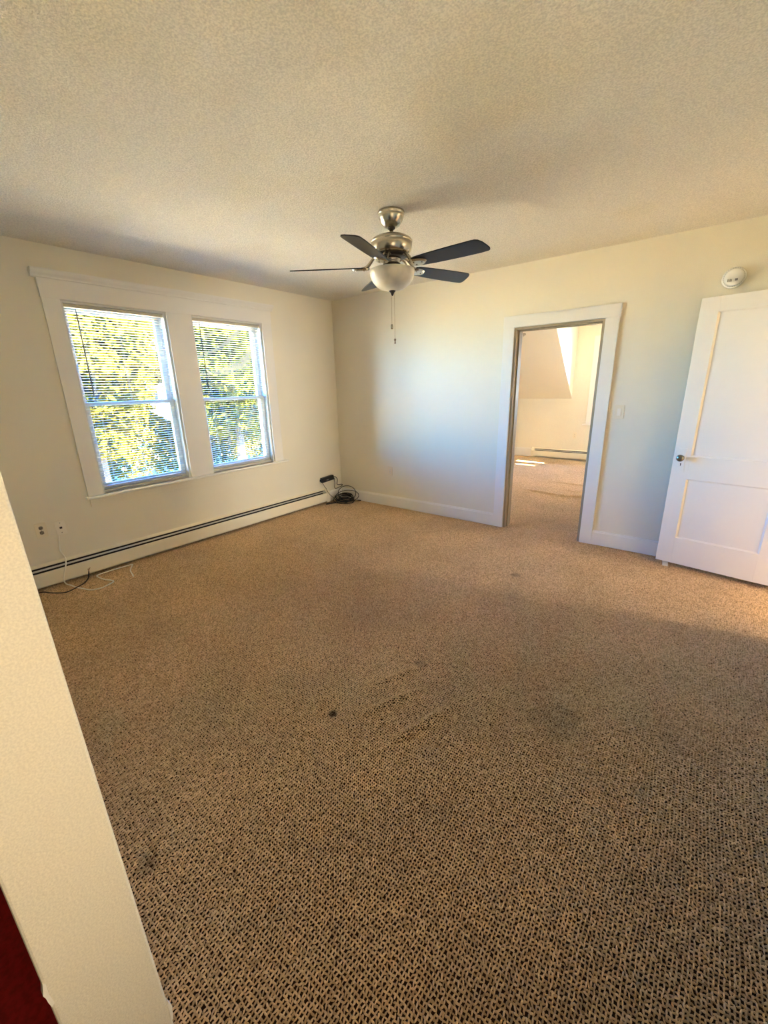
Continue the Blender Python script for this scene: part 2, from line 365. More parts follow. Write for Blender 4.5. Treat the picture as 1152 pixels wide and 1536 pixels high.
# walls
def wall_with_holes(name, axis, a0, a1, u0, u1, z0, z1, holes, m, label):
    """slab between a0..a1 on 'axis', spanning u and z, with rectangular holes (u0,u1,z0,z1); one grid of cells"""
    us = sorted({u0, u1, *[h[0] for h in holes], *[h[1] for h in holes]}); zs = sorted({z0, z1, *[h[2] for h in holes], *[h[3] for h in holes]})
    bm = B()
    def solid(i, j):
        if i < 0 or j < 0 or i >= len(us) - 1 or j >= len(zs) - 1: return False
        u = (us[i] + us[i + 1]) / 2; z = (zs[j] + zs[j + 1]) / 2
        return not any(h[0] < u < h[1] and h[2] < z < h[3] for h in holes)
    cache = {}
    def V(a, u, z):
        k = (a, u, z)
        if k not in cache: cache[k] = bm.verts.new((a, u, z) if axis == 'x' else (u, a, z))
        return cache[k]
    for i in range(len(us) - 1):
        for j in range(len(zs) - 1):
            if not solid(i, j): continue
            a, b, c, d = us[i], us[i + 1], zs[j], zs[j + 1]
            for q in (a0, a1): bm.faces.new((V(q, a, c), V(q, b, c), V(q, b, d), V(q, a, d)))
            if not solid(i - 1, j): bm.faces.new((V(a0, a, c), V(a0, a, d), V(a1, a, d), V(a1, a, c)))
            if not solid(i + 1, j): bm.faces.new((V(a0, b, c), V(a0, b, d), V(a1, b, d), V(a1, b, c)))
            if not solid(i, j - 1): bm.faces.new((V(a0, a, c), V(a0, b, c), V(a1, b, c), V(a1, a, c)))
            if not solid(i, j + 1): bm.faces.new((V(a0, a, d), V(a0, b, d), V(a1, b, d), V(a1, a, d)))
    return tag(obj(name, bm, m), label, 'wall', kind='structure')
wall_with_holes('wall_left', 'x', -0.18, 0.0, -4.25, 0.0, -0.06, H, [(W0, W1, WS, WT), (W2, W3, WS, WT)], M_wall, 'cream wall holding the pair of windows above the long baseboard heater')
wall_with_holes('wall_back', 'y', 0.0, 0.14, -0.18, 4.84, -0.06, H, [(DL, DR, -0.06, DZ)], M_wall, 'cream wall with the open doorway, facing the camera on the right')
wall_with_holes('wall_right', 'x', 4.68, 4.84, -6.6, 0.0, -0.06, H, [(-1.08, -0.30, 0.0, 2.06)], M_wall, 'cream side wall the panelled white door is hinged on')
# near wall whose end shows at the left: slightly out of plumb, two chips knocked from its edges
bm = B()
XE, YA0, YA1, YB = 3.4215, -4.107, -4.139, -4.2475
P = [(0.0, YA0, -0.06), (XE, YA0, -0.06), (XE, YB, -0.06), (0.0, YB, -0.06)]; Q = [(0.0, YA1, H), (XE, YA1, H), (XE, YB, H), (0.0, YB, H)]
a = [bm.verts.new(p) for p in P]; b = [bm.verts.new(p) for p in Q]
for i in range(4): bm.faces.new((a[i], a[(i + 1) % 4], b[(i + 1) % 4], b[i]))
bm.faces.new(a[::-1]); bm.faces.new(b)
wf = tag(obj('wall_front', bm, M_wall, bevel=0.004), 'cream wall end standing close at the left edge of the picture', 'wall', kind='structure')
def chip(y, z, sy):
    bm = B()
    prof = [(-0.034, -0.001), (-0.020, 0.0008), (-0.008, 0.0014), (0.0, 0.0030), (0.010, 0.0010), (0.022, -0.001)]
    pts = [(y + sy * q, z + p) for p, q in prof] + [(y - sy * 0.004, z + 0.016), (y - sy * 0.003, z - 0.006), (y - sy * 0.005, z - 0.03)]
    prism(bm, pts, 'x', XE - 0.010, XE + 0.0012)
    obj('plaster_chip', bm, M_plaster, wf)
chip(-4.110, 0.372, 1); chip(YB, 0.665, -1)
# ceiling of the main room, hall and passage
bm = B(); box(bm, -0.18, 4.84, -6.6, 0.14, H, H + 0.1); box(bm, 4.84, 9.1, -2.6, 0.14, H, H + 0.1)
tag(obj('ceiling', bm, M_ceil), 'cream stippled ceiling the fan hangs from', 'ceiling', kind='structure')
# unseen enclosure: hall behind the camera and passage beyond the hinged door
tag(boxo('wall_hall', (1.2, 4.84, -6.76, -6.6, -0.06, H), M_wall), 'cream hall wall behind the camera', 'wall', kind='structure')
tag(boxo('wall_hall', (1.04, 1.2, -6.76, -4.25, -0.06, H), M_wall), 'cream hall wall behind the near wall end', 'wall', kind='structure')
tag(boxo('wall_passage', (9.1, 9.26, -2.6, 0.3, -0.06, H), M_wall), 'cream end wall of the side passage', 'wall', kind='structure')
tag(boxo('wall_passage', (4.84, 9.26, -2.76, -2.6, -0.06, H), M_wall), 'cream near wall of the side passage', 'wall', kind='structure')
tag(boxo('wall_passage', (4.84, 9.26, 0.14, 0.3, -0.06, H), M_wall), 'cream far wall of the side passage', 'wall', kind='structure')

# next room shell: knee wall, slope, dormer cheek and dormer face
XC, YF, ZK = 1.827, 4.75, 1.200
SL = (2.369 - 1.2) / (4.75 - 3.365)
YT = YF - (H - ZK) / SL
WN0, WN1, WNS, WNT = 2.26, 3.16, 0.72, 2.16
wall_with_holes('wall_far', 'y', YF, YF + 0.16, -0.18, 4.84, -0.06, 2.75, [(WN0, WN1, WNS, WNT)], M_wall, 'pale far wall of the next room with its own heater and outlet')
bm = B(); prism(bm, [(YT, H), (YF, ZK), (YF + 0.0, ZK + 0.16), (YT + 0.0, H + 0.16)], 'x', -0.02, XC)
for f in bm.faces: f.smooth = False
tag(obj('ceiling', bm, M_wall), 'sloping ceiling of the next room seen through the doorway', 'ceiling', kind='structure')
bm = B(); prism(bm, [(YT, H + 0.012), (YF, ZK + 0.012), (YF, H + 0.012)], 'x', XC - 0.10, XC - 0.001)
cheek = tag(obj('wall_dormer', bm, M_wall), 'bright triangular dormer side wall beside the sloping ceiling', 'wall', kind='structure')
bm = B(); box(bm, -0.18, 3.58, 0.14, YT + 0.01, H, H + 0.1); box(bm, XC - 0.1, 3.58, YT + 0.01, YF + 0.16, H, H + 0.1)
tag(obj('ceiling', bm, M_ceil), 'flat ceiling part of the next room', 'ceiling', kind='structure')
tag(boxo('wall_far_left', (-0.18, 0.0, 0.14, YF, -0.06, 2.75), M_wall), 'left wall of the next room', 'wall', kind='structure')
# its right wall has thin slits added to let streaks of sun in
wall_with_holes('wall_far_right', 'x', 3.42, 3.58, 0.14, YF, -0.06, 2.75, [(3.745, 3.765, 1.90, 2.42), (4.075, 4.110, 1.82, 2.52), (4.150, 4.165, 2.00, 2.52)], M_wall, 'right wall of the next room letting thin streaks of sun in')

# ------------------------------------------------------------------ baseboards
def baseboard(name, axis, u0, u1, face, sgn, h, label):
    bm = B()
    pr = [(0, 0), (0.018, 0), (0.018, h - 0.018), (0.012, h - 0.010), (0.010, h), (0, h)]
    pr = [(face + sgn * p, z) for p, z in pr]
    prism(bm, pr if axis == 'x' else pr, 'x' if axis == 'x' else 'y', u0, u1)
    return tag(obj(name, bm, M_trim, bevel=0.001), label, 'baseboard', kind='structure')
baseboard('baseboard_back', 'x', 0.0, 2.326, 0.0, -1, 0.142, 'white baseboard running from the corner to the doorway')
baseboard('baseboard_back', 'x', 3.334, 4.68, 0.0, -1, 0.142, 'white baseboard between the doorway and the panelled door')
baseboard('baseboard_left', 'y', -0.30, -0.018, 0.0, 1, 0.142, 'short baseboard in the corner behind the black cables')
baseboard('baseboard_far', 'x', 0.0, 1.12, YF, -1, 0.18, 'pale baseboard left of the heater in the next room')

# ------------------------------------------------------------------ doorway casing
dc = empty('trim_1', (DL, 0, 0), 'white flat casing around the open doorway', 'door casing', kind='structure')
def part(name, dims, m, root, bevel=0.0015):
    o = boxo(name, dims, m, None, bevel); o.parent = root; o.matrix_parent_inverse = Matrix.Translation(-root.location); return o
part('side_casing', (2.326, DL - 0.004, -0.022, 0.0, 0, DZ + 0.004), M_trim, dc)
part('side_casing', (DR + 0.004, 3.334, -0.022, 0.0, 0, DZ + 0.004), M_trim, dc)
part('head_casing', (2.324, 3.342, -0.024, 0.0, DZ + 0.004, DZ + 0.108), M_trim, dc)
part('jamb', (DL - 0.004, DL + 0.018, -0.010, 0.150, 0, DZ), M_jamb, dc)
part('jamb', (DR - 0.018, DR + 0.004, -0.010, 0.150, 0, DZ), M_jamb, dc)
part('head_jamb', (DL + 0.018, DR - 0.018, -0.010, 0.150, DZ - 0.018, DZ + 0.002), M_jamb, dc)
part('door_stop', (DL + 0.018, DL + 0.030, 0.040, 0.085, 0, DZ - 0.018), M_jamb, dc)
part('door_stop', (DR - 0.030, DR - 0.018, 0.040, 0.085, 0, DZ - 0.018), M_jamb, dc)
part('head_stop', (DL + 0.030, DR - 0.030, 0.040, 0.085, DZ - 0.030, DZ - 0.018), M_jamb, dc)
part('side_casing', (2.33, DL - 0.004, 0.14, 0.16, 0, DZ + 0.004), M_trim, dc)
part('side_casing', (DR + 0.004, 3.33, 0.14, 0.16, 0, DZ + 0.004), M_trim, dc)

# ------------------------------------------------------------------ window casing (pair) and sashes
wc = empty('trim_2', (0, -2.05, WS), 'wide white casing with crowned head framing the two windows', 'window casing', kind='structure')
part('side_casing', (0, 0.020, -3.082, W0, WS, WT), M_trim, wc)
part('side_casing', (0, 0.020, W3, -1.004, WS, WT), M_trim, wc)
part('mullion_casing', (0, 0.020, W1, W2, WS, WT), M_trim, wc)
part('head_casing', (0, 0.022, -3.086, -1.000, WT, 2.352), M_trim, wc)
bm = B(); prism(bm, [(0, 2.345), (0.024, 2.345), (0.030, 2.350), (0.030, 2.358), (0.034, 2.364), (0.046, 2.376), (0.056, 2.392), (0.058, 2.396), (0.058, 2.405), (0, 2.405)], 'y', -3.119, -0.975)
cr = obj('crown', bm, M_trim); cr.parent = wc; cr.matrix_parent_inverse = Matrix.Translation(-wc.location)
bm = B(); prism(bm, [(-0.03, 0.668), (0.044, 0.668), (0.050, 0.674), (0.050, 0.684), (0.044, 0.690), (-0.03, 0.690)], 'y', -3.100, -0.950)
st = obj('stool', bm, M_trim); st.parent = wc; st.matrix_parent_inverse = Matrix.Translation(-wc.location)
part('apron', (0, 0.014, -3.075, -1.00, 0.598, 0.668), M_wall, wc)
def window(nm, y0, y1, label):
    r = empty(nm, (-0.09, (y0 + y1) / 2, WS), label, 'window', kind='structure')
    inv = Matrix.Translation(-r.location)
    def pt(name, dims, m, parent=r, bevel=0.0015):
        o = boxo(name, dims, m, None, bevel); o.parent = parent; o.matrix_parent_inverse = inv; return o
    # lining of the reveal
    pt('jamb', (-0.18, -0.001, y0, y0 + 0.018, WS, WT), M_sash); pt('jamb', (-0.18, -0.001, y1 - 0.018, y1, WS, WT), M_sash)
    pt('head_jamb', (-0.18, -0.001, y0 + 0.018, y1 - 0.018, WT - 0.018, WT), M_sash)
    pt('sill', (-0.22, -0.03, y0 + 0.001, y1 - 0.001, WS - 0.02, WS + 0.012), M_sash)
    a, b = y0 + 0.018, y1 - 0.018
    zm = 1.435
    for nmz, xx, zb, zt, rb, rt in (('lower_sash', -0.095, WS + 0.012, zm + 0.018, 0.062, 0.034), ('upper_sash', -0.135, zm - 0.016, WT - 0.018, 0.034, 0.050)):
        bm = B(); t = 0.034; s = 0.045
        box(bm, xx, xx + t, a, a + s, zb, zt); box(bm, xx, xx + t, b - s, b, zb, zt)
        box(bm, xx, xx + t, a + s, b - s, zb, zb + rb); box(bm, xx, xx + t, a + s, b - s, zt - rt, zt)
        so = obj(nmz, bm, M_sash, None, 0.002); so.parent = r; so.matrix_parent_inverse = inv
        g = boxo('pane', (xx + 0.014, xx + 0.018, a + s - 0.004, b - s + 0.004, zb + rb - 0.004, zt - rt + 0.004), M_glass); g.parent = so
    return r
window('window_1', W0, W1, 'left double hung window of the pair, behind its blind')
window('window_2', W2, W3, 'right double hung window of the pair, behind its blind')

# ------------------------------------------------------------------ mini blinds
def slat_mesh(w):
    bm = B(); n = 4; d = 0.025; t = 0.0005
    pr = []
    for i in range(n + 1):
        u = -1 + 2 * i / n; pr.append((u * d / 2, 0.0022 * (1 - u * u)))
    prof = pr + [(p[0], p[1] - t) for p in pr[::-1]]
    prism(bm, prof, 'y', -w / 2, w / 2)
    bmesh.ops.recalc_face_normals(bm, faces=bm.faces)
    me = bpy.data.meshes.new('slat'); bm.to_mesh(me); bm.free(); me.materials.append(M_blind); return me
def blind(y0, y1, zbot, wand_y, wand_len, label, seed):
    rnd = random.Random(seed)
    a, b = y0 + 0.024, y1 - 0.030
    yc = (a + b) / 2; xb = -0.030
    r = empty('mini_blind', (xb, yc, WT - 0.02), label, 'blind', 'mini blinds in the pair of windows')
    inv = Matrix.Translation(-r.location)
    def ad(o): o.parent = r; o.matrix_parent_inverse = inv; return o
    bm = B(); prism(bm, [(xb - 0.013, WT - 0.045), (xb + 0.014, WT - 0.045), (xb + 0.016, WT - 0.040), (xb + 0.016, WT - 0.022), (xb + 0.013, WT - 0.020), (xb - 0.013, WT - 0.020)], 'y', a - 0.003, b + 0.003)
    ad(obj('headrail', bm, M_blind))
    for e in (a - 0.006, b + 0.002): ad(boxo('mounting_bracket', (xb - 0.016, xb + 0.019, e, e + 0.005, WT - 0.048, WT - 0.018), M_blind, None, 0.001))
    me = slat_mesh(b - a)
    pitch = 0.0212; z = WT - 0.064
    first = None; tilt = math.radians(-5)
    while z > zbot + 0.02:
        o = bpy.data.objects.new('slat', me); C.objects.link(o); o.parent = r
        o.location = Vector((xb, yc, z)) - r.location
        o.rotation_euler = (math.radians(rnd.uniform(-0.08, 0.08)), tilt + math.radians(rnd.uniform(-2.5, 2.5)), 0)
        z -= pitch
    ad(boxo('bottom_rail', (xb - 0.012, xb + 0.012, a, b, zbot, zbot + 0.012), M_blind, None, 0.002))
    for q in (0.14, 0.5, 0.86):
        yy = a + (b - a) * q
        bm = B()
        for xx in (xb - 0.0130, xb + 0.0130): tube(bm, [(xx, yy, WT - 0.045), (xx, yy, zbot + 0.01)], 0.0006, 4, 1)
        ad(obj('ladder_cord', bm, M_string))
    bm = B(); tube(bm, [(xb + 0.022, wand_y, WT - 0.05), (xb + 0.026, wand_y - 0.002, WT - 0.05 - wand_len)], lambda t: 0.0048 if t > 0.02 else 0.002, 6, 6)
    bm2 = B(); tube(bm2, [(xb + 0.010, wand_y, WT - 0.03), (xb + 0.022, wand_y, WT - 0.035), (xb + 0.022, wand_y, WT - 0.056)], 0.0018, 6, 4)
    ad(obj('tilt_wand', bm, M_wand)); ad(obj('wand_hook', bm2, M_sash))
blind(W0, W1, 0.705, -2.868, 0.66, 'white mini blind with dark tilt wand in the left window', 3)
blind(W2, W3, 0.705, -1.845, 0.62, 'white mini blind with dark tilt wand in the right window', 4)

# ------------------------------------------------------------------ baseboard heaters
def heater(length, name, label):
    """built along +u (local x), wall at local y=0, room toward local -y"""
    r = empty(name, (0, 0, 0), label, 'heater')
    def pr(nm, pts, m, x0, x1, bev=0.0008):
        bm = B(); prism(bm, pts, 'x', x0, x1); return obj(nm, bm, m, r, bev)
    L = length
    pr('back_panel', [(0, 0.030), (-0.003, 0.030), (-0.003, 0.188), (-0.028, 0.176), (-0.030, 0.178), (-0.030, 0.182), (-0.004, 0.198), (0, 0.198)], M_heater, 0, L)
    pr('damper', [(-0.0395, 0.166), (-0.0415, 0.158), (-0.0505, 0.153), (-0.0515, 0.1575), (-0.044, 0.165)], M_damper, 0.01, L - 0.05)
    pr('front_cover', [(-0.060, 0.138), (-0.062, 0.143), (-0.068, 0.143), (-0.072, 0.138), (-0.074, 0.120), (-0.074, 0.034), (-0.066, 0.026), (-0.062, 0.028), (-0.070, 0.036), (-0.070, 0.120), (-0.066, 0.137)], M_heater, 0, L)
    pr('fin_tube', [(-0.010, 0.050), (-0.058, 0.050), (-0.058, 0.120), (-0.010, 0.120)], M_fin, 0.02, L - 0.07)
    pr('shade_panel', [(-0.0035, 0.030), (-0.006, 0.030), (-0.006, 0.172), (-0.0035, 0.172)], M_dark, 0.005, L - 0.06)  # near-black sheet standing in for the shade behind the slots
    pr('end_cap', [(0, 0.012), (-0.078, 0.012), (-0.078, 0.140), (-0.066, 0.152), (-0.034, 0.186), (-0.004, 0.202), (0, 0.202)], M_heater, L - 0.055, L + 0.006, 0.003)
    return r
h1 = heater(3.76, 'baseboard_heater', 'long cream baseboard heater under the two windows')
h1.rotation_euler = (0, -0.0075, PI / 2); h1.location = (0.0, -4.08, 0.030)
h1.rotation_euler = Matrix((( 0, -1, 0), (1, 0, 0), (0, 0, 1))).to_euler()
h1.rotation_euler.rotate_axis('Y', 0.0078)
h2 = heater(2.26, 'baseboard_heater', 'white baseboard heater on the far wall of the next room')
h2.scale = (-1, 1, 1); h2.location = (3.40, YF, 0.0)

# ------------------------------------------------------------------ ceiling fan
FX, FY = 2.262, -1.762
fan = empty('ceiling_fan', (FX, FY, H), 'five bladed ceiling fan with dark blades, nickel motor and opal bowl light', 'ceiling fan')
def fl(name, prof, m, seg=40):
    bm = B(); lathe(bm, [(r, z - H) for r, z in prof], seg); return obj(name, bm, m, fan)
fl('canopy', [(0.0, H - 0.001), (0.083, H - 0.001), (0.085, H - 0.006), (0.084, H - 0.016), (0.080, H - 0.020), (0.081, H - 0.024), (0.079, H - 0.034), (0.072, H - 0.052), (0.060, H - 0.070), (0.046, H - 0.083), (0.030, H - 0.088), (0.0, H - 0.088)], M_nickel)
fl('canopy_collar', [(0.0, 2.494), (0.026, 2.494), (0.024, 2.484), (0.015, 2.478), (0.0, 2.478)], M_bronze)
fl('downrod', [(0.0, 2.480), (0.0125, 2.480), (0.0125, 2.440), (0.0, 2.440)], M_nickel, 20)
fl('rod_coupling', [(0.0, 2.458), (0.016, 2.458), (0.018, 2.452), (0.018, 2.440), (0.0, 2.440)], M_bronze, 24)
fl('motor_housing', [(0.0, 2.446), (0.060, 2.446), (0.100, 2.438), (0.126, 2.424), (0.134, 2.414), (0.134, 2.408), (0.130, 2.405), (0.132, 2.400), (0.131, 2.385), (0.126, 2.362), (0.118, 2.346), (0.108, 2.338), (0.0, 2.338)], M_nickel, 56)
fl('vent_ring', [(0.0, 2.339), (0.098, 2.339), (0.104, 2.334), (0.104, 2.326), (0.085, 2.320), (0.0, 2.320)], M_bronze, 48)
fl('switch_housing', [(0.0, 2.322), (0.056, 2.322), (0.060, 2.316), (0.060, 2.300), (0.054, 2.296), (0.054, 2.284), (0.064, 2.279), (0.066, 2.262), (0.064, 2.242), (0.0, 2.242)], M_nickel, 40)
bowl = [(0.139, 2.250), (0.1460, 2.251), (0.1475, 2.246)]
for i in range(1, 13):
    t = i / 12 * PI / 2
    bowl.append((0.1475 * math.cos(t) ** 0.85 if i < 12 else 0.0, 2.246 - 0.118 * math.sin(t)))
fl('light_bowl', [(0.0, 2.244)] + bowl, M_opal, 48)
fl('finial', [(0.0, 2.134), (0.020, 2.133), (0.023, 2.127), (0.018, 2.122), (0.012, 2.116), (0.008, 2.106), (0.005, 2.100), (0.0, 2.097)], M_bronze, 24)
# pull chains with knobs
for dx, dy, zb, nmk in ((-0.005, -0.004, 1.893, 'pull_knob'), (0.010, 0.0085, 1.800, 'pull_fob')):
    bm = B(); tube(bm, [(dx, dy, 2.120 - H), (dx, dy, zb + 0.03 - H)], 0.0013, 5, 1)
    z = 2.115
    while z > zb + 0.03:
        bmesh.ops.create_icosphere(bm, subdivisions=1, radius=0.0022, matrix=Matrix.Translation((dx, dy, z - H))); z -= 0.0105
    pc = obj('pull_chain', bm, M_chain, fan)
    bm = B()
    if nmk == 'pull_knob': lathe(bm, [(0, 0.034), (0.004, 0.033), (0.008, 0.024), (0.0095, 0.012), (0.008, 0.003), (0, 0.0)], 16, Matrix.Translation((dx, dy, zb - H)))
    else: lathe(bm, [(0, 0.036), (0.005, 0.034), (0.0085, 0.027), (0.006, 0.020), (0.0035, 0.016), (0.0055, 0.008), (0.0055, 0.002), (0, 0.0)], 16, Matrix.Translation((dx, dy, zb - H)))
    obj('pull_knob', bm, M_nickel if nmk == 'pull_knob' else M_wood, pc)
# blades: outline in local x (radius) / y, pitched; iron bracket as sub-part
def blade_outline():
    pts = [(0.175, -0.040), (0.20, -0.052), (0.30, -0.060), (0.48, -0.068), (0.600, -0.070)]
    tip = [(0.622, -0.068), (0.640, -0.058), (0.655, -0.030), (0.664, 0.010), (0.668, 0.040), (0.664, 0.054), (0.652, 0.062)]
    top = [(0.60, 0.066), (0.48, 0.066), (0.30, 0.060), (0.20, 0.052), (0.175, 0.040)]
    return pts + tip + top
def blade_mesh():
    bm = B(); o = blade_outline()
    up = [bm.verts.new((x, y, 0.003)) for x, y in o]; dn = [bm.verts.new((x, y, -0.003)) for x, y in o]
    n = len(o); bm.faces.new(up); bm.faces.new(dn[::-1])
    for i in range(n): bm.faces.new((up[i], dn[i], dn[(i + 1) % n], up[(i + 1) % n]))
    bmesh.ops.recalc_face_normals(bm, faces=bm.faces)
    me = bpy.data.meshes.new('blade'); bm.to_mesh(me); bm.free(); me.materials.append(M_blade); return me
def iron_mesh():
    bm = B()
    # neck from the motor ring sweeping out and down to the blade root, then a flared oval pad under the blade
    for s in (-1, 1):
        tube(bm, [(0.085, s * 0.012, 0.060), (0.115, s * 0.014, 0.055), (0.140, s * 0.020, 0.028), (0.165, s * 0.026, 0.004), (0.200, s * 0.026, -0.006)], 0.0075, 8, 5)
    n = 20; up = []; dn = []
    for i in range(n):
        t = 2 * PI * i / n; x = 0.205 + 0.062 * math.cos(t); y = (0.046 - 0.010 * math.cos(t)) * math.sin(t)
        up.append(bm.verts.new((x, y, -0.0035))); dn.append(bm.verts.new((0.205 + (x - 0.205) * 0.85, y * 0.8, -0.013)))
    bm.faces.new(up); bm.faces.new(dn[::-1])
    for i in range(n): bm.faces.new((up[i], dn[i], dn[(i + 1) % n], up[(i + 1) % n]))
    for x, y in ((0.185, 0.018), (0.185, -0.018), (0.235, 0.0)): lathe(bm, [(0, -0.017), (0.004, -0.0165), (0.006, -0.0125), (0, -0.0125)], 10, Matrix.Translation((x, y, 0)))
    bmesh.ops.recalc_face_normals(bm, faces=bm.faces)
    me = bpy.data.meshes.new('blade_iron'); bm.to_mesh(me); bm.free(); me.materials.append(M_nickel); return me
bme, ime = blade_mesh(), iron_mesh()
ZB = 2.268
for k in range(5):
    o = bpy.data.objects.new('blade', bme); C.objects.link(o); o.parent = fan
    o.matrix_local = Matrix.Translation((0, 0, ZB - H)) @ Matrix.Rotation(math.radians(-1 + 72 * k), 4, 'Z') @ Matrix.Rotation(math.radians(-13), 4, 'X')
    i = bpy.data.objects.new('blade_iron', ime); C.objects.link(i); i.parent = o
    i.matrix_local = Matrix.Rotation(math.radians(5), 4, 'X')

# ------------------------------------------------------------------ panelled door, open against the back wall
DW, DH, DT = 0.755, 2.05, 0.036
dr = empty('door_1', (0, 0, 0), 'white two panel door standing open against the back wall', 'door', kind='structure')
# local: x from latch edge (0) to hinge (DW), y=0 is the room face, +y toward the wall, z up from the door bottom
ST, TR, LR0, LR1, BR = 0.112, 0.098, 0.725, 0.905, 0.225
bm = B(); box(bm, 0, ST, 0, DT, 0, DH); obj('stile', bm, M_door, dr, 0.0015)
bm = B(); box(bm, DW - ST, DW, 0, DT, 0, DH); obj('stile', bm, M_door, dr, 0.0015)
boxo('top_rail', (ST, DW - ST, 0, DT, DH - TR, DH), M_door, dr)
boxo('lock_rail', (ST, DW - ST, 0, DT, LR0, LR1), M_door, dr)
boxo('bottom_rail', (ST, DW - ST, 0, DT, 0, BR), M_door, dr)
for z0, z1 in ((BR, LR0), (LR1, DH - TR)):
    p = boxo('panel', (ST, DW - ST, 0.0125, DT - 0.0125, z0, z1), M_door, dr)
    bm = B(); s = 0.011; d = 0.0115   # sloped sticking moulding round the panel
    xa, xb_ = ST, DW - ST
    for pts, ax, a0, a1 in (([(xa, 0.001), (xa + s, d), (xa, d + 0.004)], 'z', z0, z1), ([(xb_, 0.001), (xb_ - s, d), (xb_, d + 0.004)], 'z', z0, z1)):
        prism(bm, pts, 'z', a0, a1)
    prism(bm, [(0.001, z0), (d, z0 + s), (d + 0.004, z0)], 'x', xa, xb_); prism(bm, [(0.001, z1), (d, z1 - s), (d + 0.004, z1)], 'x', xa, xb_)
    obj('panel_moulding', bm, M_door, p)
# escutcheon: plate with concave corners, keyhole, knob
ex, ez = 0.056, 0.872
bm = B(); w_, h_, q = 0.029, 0.094, 0.012
pl = [(-w_, -h_), (-w_ + q, -h_), (-w_ + q * 1.3, -h_ + 0.003), (w_ - q * 1.3, -h_ + 0.003), (w_ - q, -h_), (w_, -h_), (w_, -h_ + 0.016), (w_ - 0.006, -h_ + 0.03), (w_ - 0.006, h_ - 0.03), (w_, h_ - 0.016), (w_, h_), (w_ - q, h_), (w_ - q * 1.3, h_ - 0.003), (-w_ + q * 1.3, h_ - 0.003), (-w_ + q, h_), (-w_, h_), (-w_, h_ - 0.016), (-w_ + 0.006, h_ - 0.03), (-w_ + 0.006, -h_ + 0.03), (-w_, -h_ + 0.016)]
prism(bm, [(ex + a_, ez + b_) for a_, b_ in pl], 'y', -0.004, 0.001)
esc = obj('escutcheon', bm, M_door, dr, 0.001)
bm = B(); lathe(bm, [(0, 0), (0.0045, 0), (0.0045, 0.002), (0, 0.002)], 12, Matrix.Translation((ex, -0.0042, ez - 0.030)) @ Matrix.Rotation(PI / 2, 4, 'X')); box(bm, ex - 0.002, ex + 0.002, -0.0060, -0.0040, ez - 0.046, ez - 0.030); obj('keyhole', bm, M_hole, esc)
bm = B(); lathe(bm, [(0, -0.001), (0.017, -0.001), (0.017, 0.004), (0.010, 0.007), (0.008, 0.030), (0.014, 0.034), (0.0245, 0.041), (0.0275, 0.050), (0.0245, 0.059), (0.014, 0.064), (0, 0.0655)], 24, Matrix.Translation((ex, -0.004, ez + 0.022)) @ Matrix.Rotation(PI / 2, 4, 'X'))
kn = obj('door_knob', bm, M_knob, dr); kn['label'] = 'dark aged metal knob'
bm = B(); box(bm, -0.0015, 0.0005, 0.009, 0.027, ez - 0.06, ez + 0.06); obj('latch_plate', bm, M_knob, dr)
bm = B(); lathe(bm, [(0, -0.001), (0.017, -0.001), (0.008, 0.006), (0.008, 0.025), (0.0245, 0.036), (0.0275, 0.045), (0.02, 0.055), (0, 0.058)], 16, Matrix.Translation((ex, DT, ez + 0.022)) @ Matrix.Rotation(-PI / 2, 4, 'X')); obj('door_knob', bm, M_knob, dr)
for zz in (0.18, 1.0, 1.82):
    bm = B(); box(bm, DW - 0.001, DW + 0.0015, 0.002, DT - 0.002, zz, zz + 0.09); lathe(bm, [(0, zz), (0.006, zz), (0.006, zz + 0.09), (0, zz + 0.09)], 10, Matrix.Translation((DW + 0.004, -0.003, 0))); obj('hinge', bm, M_knob, dr)
dr.location = (3.883, -0.165, 0.030); dr.rotation_euler = (0, 0, math.radians(-9.3))

# wedge holding the door
bm = B(); prism(bm, [(0.0, 0.0), (0.115, 0.0), (0.115, 0.028), (0.0, 0.004)], 'y', -0.02, 0.02)
wd = tag(obj('door_wedge', bm, M_plate2, None, 0.002), 'small white wedge pushed under the panelled door', 'door stop')
wd.location = (3.962, -0.212, 0.0); wd.rotation_euler = (0, 0, math.radians(95))

# ------------------------------------------------------------------ smoke detector
sd = empty('smoke_detector', (4.042, 0, 2.215), 'round white smoke detector on the wall above the panelled door', 'detector')
RX = Matrix.Rotation(PI / 2, 4, 'X')
bm = B(); lathe(bm, [(0, 0), (0.068, 0), (0.070, 0.004), (0.069, 0.016), (0.064, 0.020), (0, 0.020)], 40, RX); obj('base', bm, M_smoke, sd)
bm = B(); lathe(bm, [(0.050, 0.018), (0.059, 0.018), (0.060, 0.028), (0.056, 0.040), (0.048, 0.046), (0.030, 0.048), (0, 0.0485)], 40, RX); obj('cover', bm, M_smoke, sd)
bm = B()
for k in range(28):
    t = 2 * PI * k / 28; box(bm, -0.0035, 0.0035, -0.036, -0.024, 0.0586, 0.0612, Matrix.Rotation(t, 4, 'Y'))
obj('vent_slot', bm, M_slot, sd)['kind'] = 'stuff'
bm = B()
for k in range(4): box(bm, -0.034 + k * 0.007, -0.030 + k * 0.007, -0.0500, -0.0475, -0.030, -0.012 - 0.002 * (k % 2))
obj('sounder_grille', bm, M_grey, sd)
boxo('test_button', (0.008, 0.024, -0.0515, -0.0475, -0.026, -0.012), M_grey, sd, 0.001)

